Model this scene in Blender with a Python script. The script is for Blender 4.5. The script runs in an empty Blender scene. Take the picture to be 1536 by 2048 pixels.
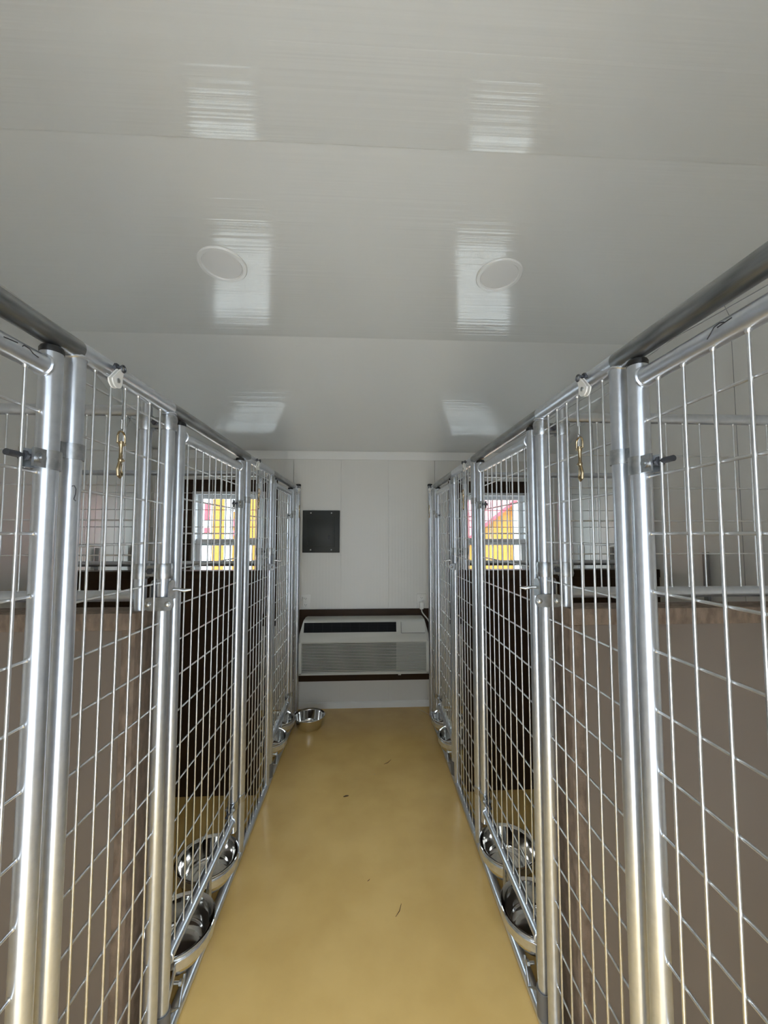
import bpy, bmesh, math, random
from mathutils import Vector, Matrix
random.seed(7)
scene = bpy.context.scene
col = scene.collection
PI = math.pi

# ------------------------------------------------------------------ camera
F_PX = 769.0
cam_d = bpy.data.cameras.new('camera')
cam_d.sensor_fit = 'HORIZONTAL'; cam_d.sensor_width = 36.0
cam_d.lens = 36.0 * F_PX / 1536.0
cam_d.clip_start = 0.02
cam = bpy.data.objects.new('camera', cam_d); col.objects.link(cam)
_r = Vector((0.9988481, -0.04798405, 0.0))
_u = Vector((-0.00267893, -0.05576525, 0.99844031))
_f = Vector((0.04790921, 0.99729021, 0.05582956))
cam.matrix_world = Matrix(((_r.x, _u.x, -_f.x, 0.0), (_r.y, _u.y, -_f.y, 0.0), (_r.z, _u.z, -_f.z, 1.45), (0, 0, 0, 1)))
scene.camera = cam

# ------------------------------------------------------------------ light and exposure
scene.view_settings.view_transform = 'Standard'
scene.view_settings.look = 'None'
scene.view_settings.gamma = 1.0
scene.view_settings.use_curve_mapping = False
scene.view_settings.exposure = 0.24

world = bpy.data.worlds.new('hazy_sky'); scene.world = world
world.use_nodes = True
_bg = world.node_tree.nodes['Background']
_bg.inputs[0].default_value = (0.86, 0.94, 1.0, 1)
_bg.inputs[1].default_value = 13.0

sun_d = bpy.data.lights.new('sun', 'SUN'); sun_d.energy = 12.0; sun_d.angle = math.radians(3)
sun_d.color = (1.0, 0.98, 0.95)
sun = bpy.data.objects.new('sun', sun_d); col.objects.link(sun)
sun.rotation_euler = Vector((-0.80, -0.10, -1.0)).to_track_quat('-Z', 'Y').to_euler()

scene.cycles.max_bounces = 10
scene.cycles.diffuse_bounces = 6
scene.cycles.glossy_bounces = 5
scene.cycles.transparent_max_bounces = 12
scene.cycles.sample_clamp_indirect = 8.0
scene.cycles.use_denoising = True


def portal(name, loc, rot, sx, sy):
    d = bpy.data.lights.new(name, 'AREA'); d.shape = 'RECTANGLE'; d.size = sx; d.size_y = sy
    d.cycles.is_portal = True
    o = bpy.data.objects.new(name, d); col.objects.link(o); o.location = loc; o.rotation_euler = rot


# room measures
XL, XR = -1.79, 1.75          # side wall faces
YB, YF = 3.30, -0.30          # back wall, front wall; unseen doorway placed to shape the daylight
WZ0, WZ1 = 0.78, 1.805        # windows
WINL = (-1.457, -0.845); WINR = (0.815, 1.427)
DOOR = (-0.60, 0.56, 2.06)
CEIL = [(3.30, 2.16), (2.30, 2.648), (1.19, 2.722), (0.10, 2.630), (-0.30, 2.44)]

portal('sky_portal_door', ((DOOR[0] + DOOR[1]) / 2, YF - 0.06, DOOR[2] / 2), (PI / 2, 0, 0), DOOR[1] - DOOR[0], DOOR[2])
for _w in (WINL, WINR):
    portal('sky_portal_window', ((_w[0] + _w[1]) / 2, YB + 0.13, (WZ0 + WZ1) / 2), (-PI / 2, 0, 0), _w[1] - _w[0], WZ1 - WZ0)

# ------------------------------------------------------------------ materials
MATS = {}


def mat(name, base, rough=0.5, metal=0.0, spec=0.5, coat=0.0):
    m = bpy.data.materials.new(name); m.use_nodes = True
    nt = m.node_tree; b = nt.nodes['Principled BSDF']
    b.inputs['Base Color'].default_value = (*base, 1); b.inputs['Roughness'].default_value = rough
    b.inputs['Metallic'].default_value = metal; b.inputs['Specular IOR Level'].default_value = spec
    b.inputs['Coat Weight'].default_value = coat
    MATS[name] = m
    return m


def nodes(m):
    return m.node_tree.nodes, m.node_tree.links, m.node_tree.nodes['Principled BSDF']


def tex_co(m, scale=(1, 1, 1)):
    n, l, b = nodes(m)
    tc = n.new('ShaderNodeTexCoord'); mp = n.new('ShaderNodeMapping'); mp.inputs['Scale'].default_value = scale
    geo = n.new('ShaderNodeNewGeometry'); l.new(geo.outputs['Position'], mp.inputs['Vector'])
    return mp.outputs['Vector']


def add_bump(m, co, scale, strength, dist=0.001, detail=2.0):
    n, l, b = nodes(m)
    no = n.new('ShaderNodeTexNoise'); no.inputs['Scale'].default_value = scale; no.inputs['Detail'].default_value = detail
    l.new(co, no.inputs['Vector'])
    bp = n.new('ShaderNodeBump'); bp.inputs['Strength'].default_value = strength; bp.inputs['Distance'].default_value = dist
    l.new(no.outputs['Fac'], bp.inputs['Height'])
    prev = b.inputs['Normal'].links
    if prev:
        l.new(prev[0].from_socket, bp.inputs['Normal'])
    l.new(bp.outputs['Normal'], b.inputs['Normal'])
    return no


def add_colour(m, co, scale, c1, c2, lo=0.35, hi=0.65, detail=4.0):
    n, l, b = nodes(m)
    no = n.new('ShaderNodeTexNoise'); no.inputs['Scale'].default_value = scale; no.inputs['Detail'].default_value = detail
    l.new(co, no.inputs['Vector'])
    r = n.new('ShaderNodeValToRGB')
    r.color_ramp.elements[0].position = lo; r.color_ramp.elements[0].color = (*c1, 1)
    r.color_ramp.elements[1].position = hi; r.color_ramp.elements[1].color = (*c2, 1)
    l.new(no.outputs['Fac'], r.inputs['Fac']); l.new(r.outputs['Color'], b.inputs['Base Color'])


def add_rough(m, co, scale, lo, hi):
    n, l, b = nodes(m)
    no = n.new('ShaderNodeTexNoise'); no.inputs['Scale'].default_value = scale
    l.new(co, no.inputs['Vector'])
    mr = n.new('ShaderNodeMapRange'); mr.inputs['To Min'].default_value = lo; mr.inputs['To Max'].default_value = hi
    l.new(no.outputs['Fac'], mr.inputs['Value']); l.new(mr.outputs['Result'], b.inputs['Roughness'])


m = mat('ceiling_plastic', (0.75, 0.76, 0.75), 0.075, spec=0.55)
add_bump(m, tex_co(m, (0.25, 28.0, 1.0)), 2.0, 0.5, 0.0022, 2)
add_bump(m, tex_co(m, (0.3, 8.0, 1.0)), 2.0, 0.25, 0.0015, 1)
add_bump(m, tex_co(m, (3.0, 3.0, 3.0)), 1.0, 0.10, 0.002, 1)
m = mat('wall_plastic', (0.72, 0.71, 0.675), 0.32)
_co = tex_co(m, (1, 1, 1))
n_, l_, b_ = nodes(m)
_wv = n_.new('ShaderNodeTexWave'); _wv.inputs['Scale'].default_value = 12.0; _wv.bands_direction = 'X'
l_.new(_co, _wv.inputs['Vector'])
_bp = n_.new('ShaderNodeBump'); _bp.inputs['Strength'].default_value = 0.10; _bp.inputs['Distance'].default_value = 0.002
l_.new(_wv.outputs['Fac'], _bp.inputs['Height']); l_.new(_bp.outputs['Normal'], b_.inputs['Normal'])
mat('side_plastic', (0.66, 0.655, 0.63), 0.35)
mat('white_trim', (0.82, 0.82, 0.80), 0.30)
m = mat('floor_epoxy', (0.50, 0.32, 0.105), 0.16, spec=0.38)
add_colour(m, tex_co(m, (1, 1, 1)), 5.0, (0.58, 0.385, 0.135), (0.64, 0.435, 0.160))
add_bump(m, tex_co(m), 170.0, 0.08, 0.0008, 2)
add_rough(m, tex_co(m, (3, 1.2, 1)), 2.5, 0.14, 0.27)
m = mat('galvanised_tube', (0.64, 0.65, 0.66), 0.29, 0.85)
add_colour(m, tex_co(m), 55.0, (0.57, 0.60, 0.65), (0.64, 0.67, 0.72), 0.3, 0.7)
m = mat('galvanised_wire', (0.66, 0.67, 0.68), 0.34, 0.95)
add_colour(m, tex_co(m), 60.0, (0.68, 0.69, 0.70), (0.78, 0.79, 0.80))
m = mat('zinc_hardware', (0.50, 0.52, 0.54), 0.35, 1.0)
add_colour(m, tex_co(m), 70.0, (0.40, 0.42, 0.44), (0.55, 0.56, 0.57))
m = mat('dark_header_tube', (0.26, 0.27, 0.27), 0.34, 0.92)  # darker tone for the top rail lengths over the gates
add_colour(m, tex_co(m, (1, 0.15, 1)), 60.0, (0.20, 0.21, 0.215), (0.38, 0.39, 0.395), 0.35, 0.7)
mat('dark_bolt', (0.10, 0.105, 0.12), 0.45, 0.8)
mat('black_cap', (0.012, 0.012, 0.013), 0.4)
mat('brass', (0.46, 0.36, 0.22), 0.25, 1.0)
mat('stainless', (0.72, 0.71, 0.69), 0.09, 1.0)
mat('steel_cable', (0.35, 0.36, 0.37), 0.45, 0.9)
mat('marker_ink', (0.02, 0.02, 0.025), 0.6)
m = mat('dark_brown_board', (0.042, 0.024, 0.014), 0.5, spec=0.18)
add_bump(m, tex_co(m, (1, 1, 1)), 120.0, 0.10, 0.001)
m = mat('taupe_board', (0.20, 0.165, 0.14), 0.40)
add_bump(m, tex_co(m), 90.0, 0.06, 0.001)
m = mat('rough_brown_edge', (0.15, 0.105, 0.075), 0.7)
add_colour(m, tex_co(m, (1, 1, 0.4)), 60.0, (0.155, 0.112, 0.082), (0.26, 0.195, 0.148))
add_bump(m, tex_co(m), 140.0, 0.5, 0.002, 4)
mat('panel_grey', (0.040, 0.043, 0.041), 0.45, spec=0.3)
mat('screw_metal', (0.5, 0.5, 0.48), 0.35, 1.0)
mat('ac_shell', (0.56, 0.56, 0.52), 0.45)
mat('ac_dark', (0.006, 0.007, 0.008), 0.6, spec=0.15)
mat('ac_slat_dark', (0.02, 0.021, 0.023), 0.6, spec=0.2)
mat('ac_inner_light', (0.30, 0.30, 0.28), 0.5)
mat('outlet_white', (0.78, 0.77, 0.74), 0.35)
mat('slot_dark', (0.02, 0.02, 0.02), 0.6)
mat('cord_white', (0.70, 0.69, 0.65), 0.45)
mat('lens_white', (0.80, 0.80, 0.80), 0.45)
mat('ring_white', (0.86, 0.87, 0.87), 0.25)
mat('vinyl_white', (0.80, 0.82, 0.84), 0.35)
mat('aluminium', (0.45, 0.45, 0.45), 0.45, 0.7)
mat('door_plastic', (0.70, 0.70, 0.68), 0.4)
mat('sleeve_grey', (0.16, 0.155, 0.15), 0.5, 0.3)
mat('sticker_red', (0.10, 0.008, 0.02), 0.4)
mat('sticker_white', (0.8, 0.8, 0.8), 0.4)
mat('debris_brown', (0.06, 0.03, 0.012), 0.8)
mat('straw', (0.55, 0.44, 0.24), 0.7)
m = mat('gravel', (0.42, 0.40, 0.37), 0.9)
add_colour(m, tex_co(m), 14.0, (0.27, 0.27, 0.27), (0.38, 0.38, 0.38))
mat('orange_siding', (0.42, 0.17, 0.02), 0.6)
mat('orange_groove', (0.25, 0.09, 0.01), 0.7)
mat('red_roof', (0.50, 0.06, 0.08), 0.4)
mat('pink_roof', (0.62, 0.22, 0.26), 0.4)
mat('shed_trim', (0.75, 0.74, 0.72), 0.5)
mat('blocker_metal', (0.20, 0.21, 0.22), 0.6)
m = bpy.data.materials.new('window_glass'); m.use_nodes = True; MATS['window_glass'] = m
nt = m.node_tree; nt.nodes.clear()
_o = nt.nodes.new('ShaderNodeOutputMaterial'); _t = nt.nodes.new('ShaderNodeBsdfTransparent'); _g = nt.nodes.new('ShaderNodeBsdfGlossy')
_mx = nt.nodes.new('ShaderNodeMixShader'); _fr = nt.nodes.new('ShaderNodeMath'); _fr.operation = 'MULTIPLY_ADD'; _fr.inputs[1].default_value = 0.9; _fr.inputs[2].default_value = 0.04
_lw = nt.nodes.new('ShaderNodeLayerWeight'); _pw = nt.nodes.new('ShaderNodeMath'); _pw.operation = 'POWER'; _pw.inputs[1].default_value = 5.0
nt.links.new(_lw.outputs['Facing'], _pw.inputs[0]); nt.links.new(_pw.outputs[0], _fr.inputs[0])
_t.inputs['Color'].default_value = (0.80, 0.83, 0.83, 1); _g.inputs['Roughness'].default_value = 0.02
nt.links.new(_fr.outputs[0], _mx.inputs[0]); nt.links.new(_t.outputs[0], _mx.inputs[1]); nt.links.new(_g.outputs[0], _mx.inputs[2])
nt.links.new(_mx.outputs[0], _o.inputs[0])


# ------------------------------------------------------------------ mesh helpers
def wloc(o):
    v = Vector((0, 0, 0))
    while o is not None:
        v += o.location; o = o.parent
    return v


class MB:
    """collects shapes in world coordinates; build() links them as one mesh object"""

    def __init__(self):
        self.v = []; self.f = []

    def add(self, vs, fs):
        n = len(self.v); self.v += [tuple(p) for p in vs]; self.f += [tuple(i + n for i in q) for q in fs]
        return self

    def box(self, x0, x1, y0, y1, z0, z1):
        if x0 > x1: x0, x1 = x1, x0
        if y0 > y1: y0, y1 = y1, y0
        if z0 > z1: z0, z1 = z1, z0
        return self.add([(x0, y0, z0), (x1, y0, z0), (x1, y1, z0), (x0, y1, z0), (x0, y0, z1), (x1, y0, z1), (x1, y1, z1), (x0, y1, z1)],
                        [(0, 3, 2, 1), (4, 5, 6, 7), (0, 1, 5, 4), (1, 2, 6, 5), (2, 3, 7, 6), (3, 0, 4, 7)])

    def bbox(self, x0, x1, y0, y1, z0, z1, b):
        """box with bevelled edges"""
        bm = bmesh.new(); bmesh.ops.create_cube(bm, size=1)
        for v in bm.verts:
            v.co = Vector(((x0 + x1) / 2 + v.co.x * abs(x1 - x0), (y0 + y1) / 2 + v.co.y * abs(y1 - y0), (z0 + z1) / 2 + v.co.z * abs(z1 - z0)))
        bmesh.ops.bevel(bm, geom=bm.edges[:], offset=b, segments=2, affect='EDGES', profile=0.5)
        bm.verts.index_update()
        self.add([v.co[:] for v in bm.verts], [[v.index for v in f.verts] for f in bm.faces]); bm.free()
        return self

    def ring_pts(self, c, d, r, n, up=None):
        d = Vector(d).normalized()
        a = Vector((0, 0, 1)) if abs(d.z) < 0.9 else Vector((1, 0, 0))
        if up is not None: a = Vector(up)
        x = d.cross(a).normalized(); y = d.cross(x).normalized()
        return [Vector(c) + (x * math.cos(2 * PI * i / n) + y * math.sin(2 * PI * i / n)) * r for i in range(n)]

    def tube(self, pts, r, n=16, caps=True, closed=False):
        pts = [Vector(p) for p in pts]; k = len(pts); base = len(self.v)
        rs = r if isinstance(r, (list, tuple)) else [r] * k
        prev = None
        for i, p in enumerate(pts):
            if closed:
                d = pts[(i + 1) % k] - pts[i - 1]
            else:
                d = pts[min(i + 1, k - 1)] - pts[max(i - 1, 0)]
            d.normalize()
            if prev is None:
                a = Vector((0, 0, 1)) if abs(d.z) < 0.9 else Vector((1, 0, 0))
                x = d.cross(a).normalized()
            else:
                x = (prev - d * prev.dot(d)).normalized()
            prev = x; y = d.cross(x)
            self.v += [tuple(p + (x * math.cos(2 * PI * j / n) + y * math.sin(2 * PI * j / n)) * rs[i]) for j in range(n)]
        for i in range(k if closed else k - 1):
            a = base + i * n; b = base + ((i + 1) % k) * n
            for j in range(n):
                self.f.append((a + j, a + (j + 1) % n, b + (j + 1) % n, b + j))
        if caps and not closed:
            self.f.append(tuple(base + n - 1 - j for j in range(n)))
            self.f.append(tuple(base + (k - 1) * n + j for j in range(n)))
        return self

    def cyl(self, p0, p1, r, n=16):
        return self.tube([p0, p1], r, n)

    def lathe(self, prof, c, axis='Z', n=40, closed=False):
        """prof: list of (radius, height) along the axis; open profile"""
        base = len(self.v); c = Vector(c); k = len(prof)
        for (r, h) in prof:
            for j in range(n):
                a = 2 * PI * j / n; u, w = r * math.cos(a), r * math.sin(a)
                p = {'Z': (u, w, h), 'Y': (u, h, w), 'X': (h, u, w)}[axis]
                self.v.append(tuple(c + Vector(p)))
        for i in range(k - 1):
            for j in range(n):
                a, b = base + i * n, base + (i + 1) * n
                self.f.append((a + j, a + (j + 1) % n, b + (j + 1) % n, b + j))
        if closed:
            for j in range(n):
                a, b = base + (k - 1) * n, base
                self.f.append((a + j, a + (j + 1) % n, b + (j + 1) % n, b + j))
            return self
        if prof[0][0] > 1e-6: self.f.append(tuple(base + n - 1 - j for j in range(n)))
        if prof[-1][0] > 1e-6: self.f.append(tuple(base + (k - 1) * n + j for j in range(n)))
        return self

    def ball(self, c, r, n=8, m_=5, sq=(1, 1, 1)):
        base = len(self.v); c = Vector(c)
        for i in range(m_ + 1):
            t = PI * i / m_
            for j in range(n):
                a = 2 * PI * j / n
                self.v.append((c.x + r * sq[0] * math.sin(t) * math.cos(a), c.y + r * sq[1] * math.sin(t) * math.sin(a), c.z + r * sq[2] * math.cos(t)))
        for i in range(m_):
            for j in range(n):
                a, b = base + i * n, base + (i + 1) * n
                self.f.append((a + j, b + j, b + (j + 1) % n, a + (j + 1) % n))
        return self

    def prism(self, poly, axis, a0, a1):
        """poly: 2D points in the two other axes (x->(y,z), y->(x,z), z->(x,y)), extruded a0..a1"""
        k = len(poly)
        mk = {'X': lambda a, p: (a, p[0], p[1]), 'Y': lambda a, p: (p[0], a, p[1]), 'Z': lambda a, p: (p[0], p[1], a)}[axis]
        return self.add([mk(a0, p) for p in poly] + [mk(a1, p) for p in poly],
                        [tuple(range(k)), tuple(range(2 * k - 1, k - 1, -1))] + [(i, i + k, (i + 1) % k + k, (i + 1) % k) for i in range(k)])

    def mesh(self, name, off=Vector((0, 0, 0)), sharp=40):
        me = bpy.data.meshes.new(name)
        me.from_pydata([(p[0] - off.x, p[1] - off.y, p[2] - off.z) for p in self.v], [], self.f)
        bm = bmesh.new(); bm.from_mesh(me)
        bmesh.ops.recalc_face_normals(bm, faces=bm.faces[:]); bm.to_mesh(me); bm.free()
        me.polygons.foreach_set('use_smooth', [True] * len(me.polygons))
        me.set_sharp_from_angle(angle=math.radians(sharp))
        return me

    def build(self, name, material, parent=None, sharp=40):
        if parent is None:
            xs = [p[0] for p in self.v]; ys = [p[1] for p in self.v]; zs = [p[2] for p in self.v]
            off = Vector(((min(xs) + max(xs)) / 2, (min(ys) + max(ys)) / 2, min(zs)))
        else:
            off = wloc(parent)
        me = self.mesh(name, off, sharp)
        me.materials.append(MATS[material])
        o = bpy.data.objects.new(name, me); col.objects.link(o)
        if parent is None: o.location = off
        else: o.parent = parent
        return o


def tag(o, label=None, cat=None, group=None, kind=None):
    if label: o['label'] = label
    if cat: o['category'] = cat
    if group: o['group'] = group
    if kind: o['kind'] = kind
    return o


def thing(name, loc, label, cat, group=None):
    o = bpy.data.objects.new(name, None); col.objects.link(o); o.location = loc; o.empty_display_size = 0.05
    return tag(o, label, cat, group)


def struct(o, label=None):
    return tag(o, label, None, None, 'structure')


# ------------------------------------------------------------------ room shell
tag(MB().box(XL - 0.1, XR + 0.1, YF - 0.1, YB + 0.12, -0.06, 0.0).build('floor', 'floor_epoxy'),
    'glossy tan epoxy coated floor of the kennel room', None, None, 'structure')


def wall_with_holes(x0, x1, z0, z1, holes, y0, y1, mb=None):
    mb = mb or MB()
    hs = sorted([h for h in holes if h[0] < x1 - 1e-6 and h[1] > x0 + 1e-6])
    cx = x0
    for (hx0, hx1, hz0, hz1) in hs:
        a, b = max(hx0, x0), min(hx1, x1)
        if a > cx + 1e-6: mb.box(cx, a, y0, y1, z0, z1)
        if hz0 > z0: mb.box(a, b, y0, y1, z0, hz0)
        if hz1 < z1: mb.box(a, b, y0, y1, hz1, z1)
        cx = b
    if cx < x1 - 1e-6: mb.box(cx, x1, y0, y1, z0, z1)
    return mb


HOLES = [(WINL[0], WINL[1], WZ0, WZ1), (WINR[0], WINR[1], WZ0, WZ1)]
wall_back = struct(wall_with_holes(XL - 0.1, XR + 0.1, -0.06, 2.30, HOLES, YB + 0.012, YB + 0.12).build('wall_back', 'wall_plastic'),
                   'white panelled back wall behind the air conditioner')
xj = -0.21 - 4 * 0.405
while xj < XR:
    a, b = max(xj + 0.0015, XL), min(xj + 0.405 - 0.0015, XR)
    if b - a > 0.02:
        wall_with_holes(a, b, 0.0, 2.20, HOLES, YB, YB + 0.012).build('wall_panel', 'wall_plastic', wall_back)
    xj += 0.405
FH = [(DOOR[0], DOOR[1], -0.06, DOOR[2])]
struct(wall_with_holes(XL - 0.1, XR + 0.1, -0.06, 2.60, FH, YF - 0.12, YF).build('wall_front', 'wall_plastic'), 'white front wall with the open doorway')
struct(MB().box(XL - 0.1, XL, YF - 0.12, YB + 0.12, -0.06, 2.85).build('wall_left', 'side_plastic'), 'white side wall on the breaker panel side')
struct(MB().box(XR, XR + 0.1, YF - 0.12, YB + 0.12, -0.06, 2.85).build('wall_right', 'side_plastic'), 'white side wall on the power cord side')

ceil_mb = MB()
_poly = [(y, z + 0.012) for y, z in CEIL]
_poly = [(YB + 0.12, 2.16 + 0.012 - 0.06)] + _poly + [(YF - 0.12, 2.44 + 0.012 - 0.06)]
_poly += [(YF - 0.12, 2.95), (YB + 0.12, 2.95)]
ceil_mb.prism(_poly, 'X', XL - 0.1, XR + 0.1)
ceiling = struct(ceil_mb.build('ceiling', 'white_trim'), 'glossy white vaulted ceiling of plastic sheets')


def ceil_z(y):
    for (a, za), (b, zb) in zip(CEIL, CEIL[1:]):
        if b <= y <= a: return za + (zb - za) * (y - a) / (b - a)
    return 2.16


def ceil_panel(ya, yb, dz=0.0):
    za, zb = ceil_z(ya) + dz, ceil_z(yb) + dz
    L = math.hypot(ya - yb, za - zb); g = 0.0
    uy, uz = (yb - ya) / L * g, (zb - za) / L * g
    MB().prism([(ya + uy, za + uz), (yb - uy, zb - uz), (yb - uy, zb - uz + 0.0118 - dz), (ya + uy, za + uz + 0.0118 - dz)], 'X', XL, XR).build('ceiling_panel', 'ceiling_plastic', ceiling)


for ya, yb, dz in ((3.30, 2.30, 0.0), (2.30, 1.19, -0.002), (1.19, 0.92, -0.006), (0.92, 0.10, -0.006), (0.10, -0.30, -0.002)):
    ceil_panel(ya, yb, dz)
_z = ceil_z(0.92) - 0.006
MB().prism([(0.926, _z + 0.003), (0.9245, _z - 0.0004), (0.9155, _z - 0.0005), (0.914, _z + 0.003)], 'X', XL, XR).build('joint_strip', 'ceiling_plastic', ceiling)
struct(MB().box(XL, XR, YB - 0.012, YB, 2.085, 2.154).build('trim_1', 'white_trim'), 'white cove strip along the top of the back wall')
bb = MB().box(XL, XR, YB - 0.010, YB, 0.0, 0.046)
bb.box(XL, XR, YB - 0.006, YB, 0.046, 0.052)
struct(bb.build('baseboard_back', 'white_trim'), 'white baseboard under the air conditioner')
dj = MB().box(DOOR[0] - 0.07, DOOR[0], YF, YF + 0.015, 0, DOOR[2] + 0.07).box(DOOR[1], DOOR[1] + 0.07, YF, YF + 0.015, 0, DOOR[2] + 0.07)
dj.box(DOOR[0], DOOR[1], YF, YF + 0.015, DOOR[2], DOOR[2] + 0.07)
struct(dj.build('trim_2', 'white_trim'), 'white casing around the open doorway')


def make_window(name, wx, yin, sgn, label):
    """double-hung window; sgn +1: outside towards +Y"""
    x0, x1 = wx; Y = lambda d: yin + sgn * d
    zc = 1.375

    def fr(mb, a, b, z0, z1, w, d0, d1, wb=None):
        wb = wb or w
        mb.box(a, a + w, Y(d0), Y(d1), z0, z1).box(b - w, b, Y(d0), Y(d1), z0, z1)
        mb.box(a + w, b - w, Y(d0), Y(d1), z0, z0 + wb).box(a + w, b - w, Y(d0), Y(d1), z1 - w, z1)
        return mb
    root = fr(MB(), x0 + 0.001, x1 - 0.001, WZ0 + 0.001, WZ1 - 0.001, 0.022, 0.0, 0.115).build(name, 'vinyl_white')
    struct(root, label)
    up = fr(MB(), x0 + 0.023, x1 - 0.023, zc - 0.028, WZ1 - 0.023, 0.034, 0.072, 0.10).build('upper_sash', 'vinyl_white', root)
    lo = fr(MB(), x0 + 0.023, x1 - 0.023, WZ0 + 0.023, zc + 0.028, 0.034, 0.038, 0.068).build('lower_sash', 'vinyl_white', root)
    MB().box((x0 + x1) / 2 - 0.03, (x0 + x1) / 2 + 0.03, Y(0.030), Y(0.038), zc + 0.006, zc + 0.020).build('sash_lock', 'vinyl_white', lo)
    for par, z0, z1, d in ((up, zc + 0.006, WZ1 - 0.057, 0.086), (lo, WZ0 + 0.057, zc - 0.006, 0.053)):
        MB().box(x0 + 0.057, x1 - 0.057, Y(d), Y(d + 0.003), z0, z1).build('pane', 'window_glass', par)
        xc = (x0 + x1) / 2
        MB().box(xc - 0.004, xc + 0.004, Y(d + 0.005), Y(d + 0.010), z0, z1).build('muntin', 'vinyl_white', par)
        MB().box(x0 + 0.057, x1 - 0.057, Y(d + 0.010), Y(d + 0.015), (z0 + z1) / 2 - 0.004, (z0 + z1) / 2 + 0.004).build('muntin', 'vinyl_white', par)
    # dark brown casing boards around the opening
    w = 0.098; s = -sgn
    c0, c1 = yin, yin + s * 0.018
    for nm, a, b, z0, z1 in (('casing_board', x0 - w, x0, WZ0 - w, WZ1 + w), ('casing_board', x1, x1 + w, WZ0 - w, WZ1 + w),
                             ('casing_board', x0, x1, WZ1, WZ1 + w), ('casing_board', x0, x1, WZ0 - w, WZ0)):
        MB().box(a, b, min(c0, c1), max(c0, c1), z0, z1).build(nm, 'dark_brown_board', root)['label'] = 'dark brown casing board'
    return root


make_window('window_1', WINL, YB, 1, 'white sash window in brown casing behind the breaker panel side kennel')
make_window('window_2', WINR, YB, 1, 'white sash window in brown casing behind the power cord side kennel')

# ------------------------------------------------------------------ ceiling downlights
def downlight(x, y, label):
    z = ceil_z(y) - 0.002
    slope = math.atan2(CEIL[2][1] - CEIL[1][1], CEIL[1][0] - CEIL[2][0])
    t = thing('ceiling_light', (x, y, z), label, 'light', 'round lights in the ceiling')
    t.rotation_euler = (-slope, 0, 0)
    for nm, mt, prof in (('trim_ring', 'ring_white', [(0.086, -0.004), (0.090, -0.0085), (0.104, -0.0075), (0.108, -0.003), (0.108, 0.0), (0.086, 0.0)]),
                         ('lens', 'lens_white', [(0.0, -0.0045), (0.060, -0.0042), (0.0855, -0.003), (0.0855, 0.0), (0.0, 0.0)])):
        me = MB().lathe(prof, (0, 0, 0), 'Z', 64, nm == 'trim_ring').mesh(nm); me.materials.append(MATS[mt])
        o = bpy.data.objects.new(nm, me); col.objects.link(o); o.parent = t


downlight(-0.660, 1.735, 'round white flush ceiling light on the breaker panel side, switched off')
downlight(0.635, 1.745, 'round white flush ceiling light on the power cord side, switched off')

# ------------------------------------------------------------------ kennel fronts
SIDES = {-1: dict(nm='breaker panel side', x0=0.570, k=0.007, A=0.766, B=1.120, C=1.835, D=2.290, E=2.960, F=3.190, wall=XL),
         1: dict(nm='power cord side', x0=0.530, k=0.000, A=0.766, B=1.122, C=1.835, D=2.262, E=2.885, F=3.130, wall=XR)}
R_TUBE = 0.0178
R_WIRE = 0.0027
ZHEAD = 1.811


def fx(s, y):
    d = SIDES[s]
    return s * (d['x0'] - d['k'] * (y - 0.766))


WIRE_CACHE = {}


def wire_mesh(L, r):
    key = (round(L, 4), r)
    if key not in WIRE_CACHE:
        mb = MB().tube([(0, 0, 0), (0, 0, L)], r, 6, caps=False)
        mb.ball((0, 0, 0.001), r * 1.75, 6, 4, (1, 1, 1.3)); mb.ball((0, 0, L - 0.001), r * 1.75, 6, 4, (1, 1, 1.3))
        me = mb.mesh('wire', sharp=80); me.materials.append(MATS['galvanised_wire'])
        WIRE_CACHE[key] = me
    return WIRE_CACHE[key]


def wire(p0, p1, parent, r=R_WIRE):
    p0, p1 = Vector(p0), Vector(p1); d = p1 - p0
    o = bpy.data.objects.new('wire', wire_mesh(d.length, r)); col.objects.link(o)
    o.parent = parent; o.location = p0 - wloc(parent)
    if abs(d.normalized().z) < 0.999:
        o.rotation_euler = d.to_track_quat('Z', 'Y').to_euler()
    return o


def v_positions(y0, y1, step=0.0535):
    n = max(1, round((y1 - y0) / step)); st = (y1 - y0) / n
    return [y0 + st * (i + 0.5) for i in range(n)] if n < 3 else [y0 + st * i for i in range(1, n)]


def h_levels(zref, step, lo, hi):
    k = math.ceil((lo - zref) / step); out = []
    while zref + k * step < hi:
        out.append(zref + k * step); k += 1
    return out


def mesh_fill(root, s, y0, y1, z0, z1, zref, step, r=R_TUBE, rtop=R_TUBE, rbot=R_TUBE):
    """wires between tube centrelines y0..y1 and rail centrelines z0..z1 in the plane of the front"""
    for y in v_positions(y0, y1):
        wire((fx(s, y) - s * R_WIRE, y, z0 + rbot - 0.002), (fx(s, y) - s * R_WIRE, y, z1 - rtop + 0.002), root)
    for z in h_levels(zref, step, z0 + 0.03, z1 - 0.03):
        wire((fx(s, y0) + s * R_WIRE, y0 + r - 0.003, z), (fx(s, y1) + s * R_WIRE, y1 - r + 0.003, z), root)


def band(mb, c, r, h, n=20):
    """strap around a vertical tube"""
    mb.lathe([(r, -h / 2), (r + 0.0035, -h / 2), (r + 0.0035, h / 2), (r, h / 2)], c, 'Z', n, True)
    return mb


def pts_on_post(s, y):
    return fx(s, y)


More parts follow.
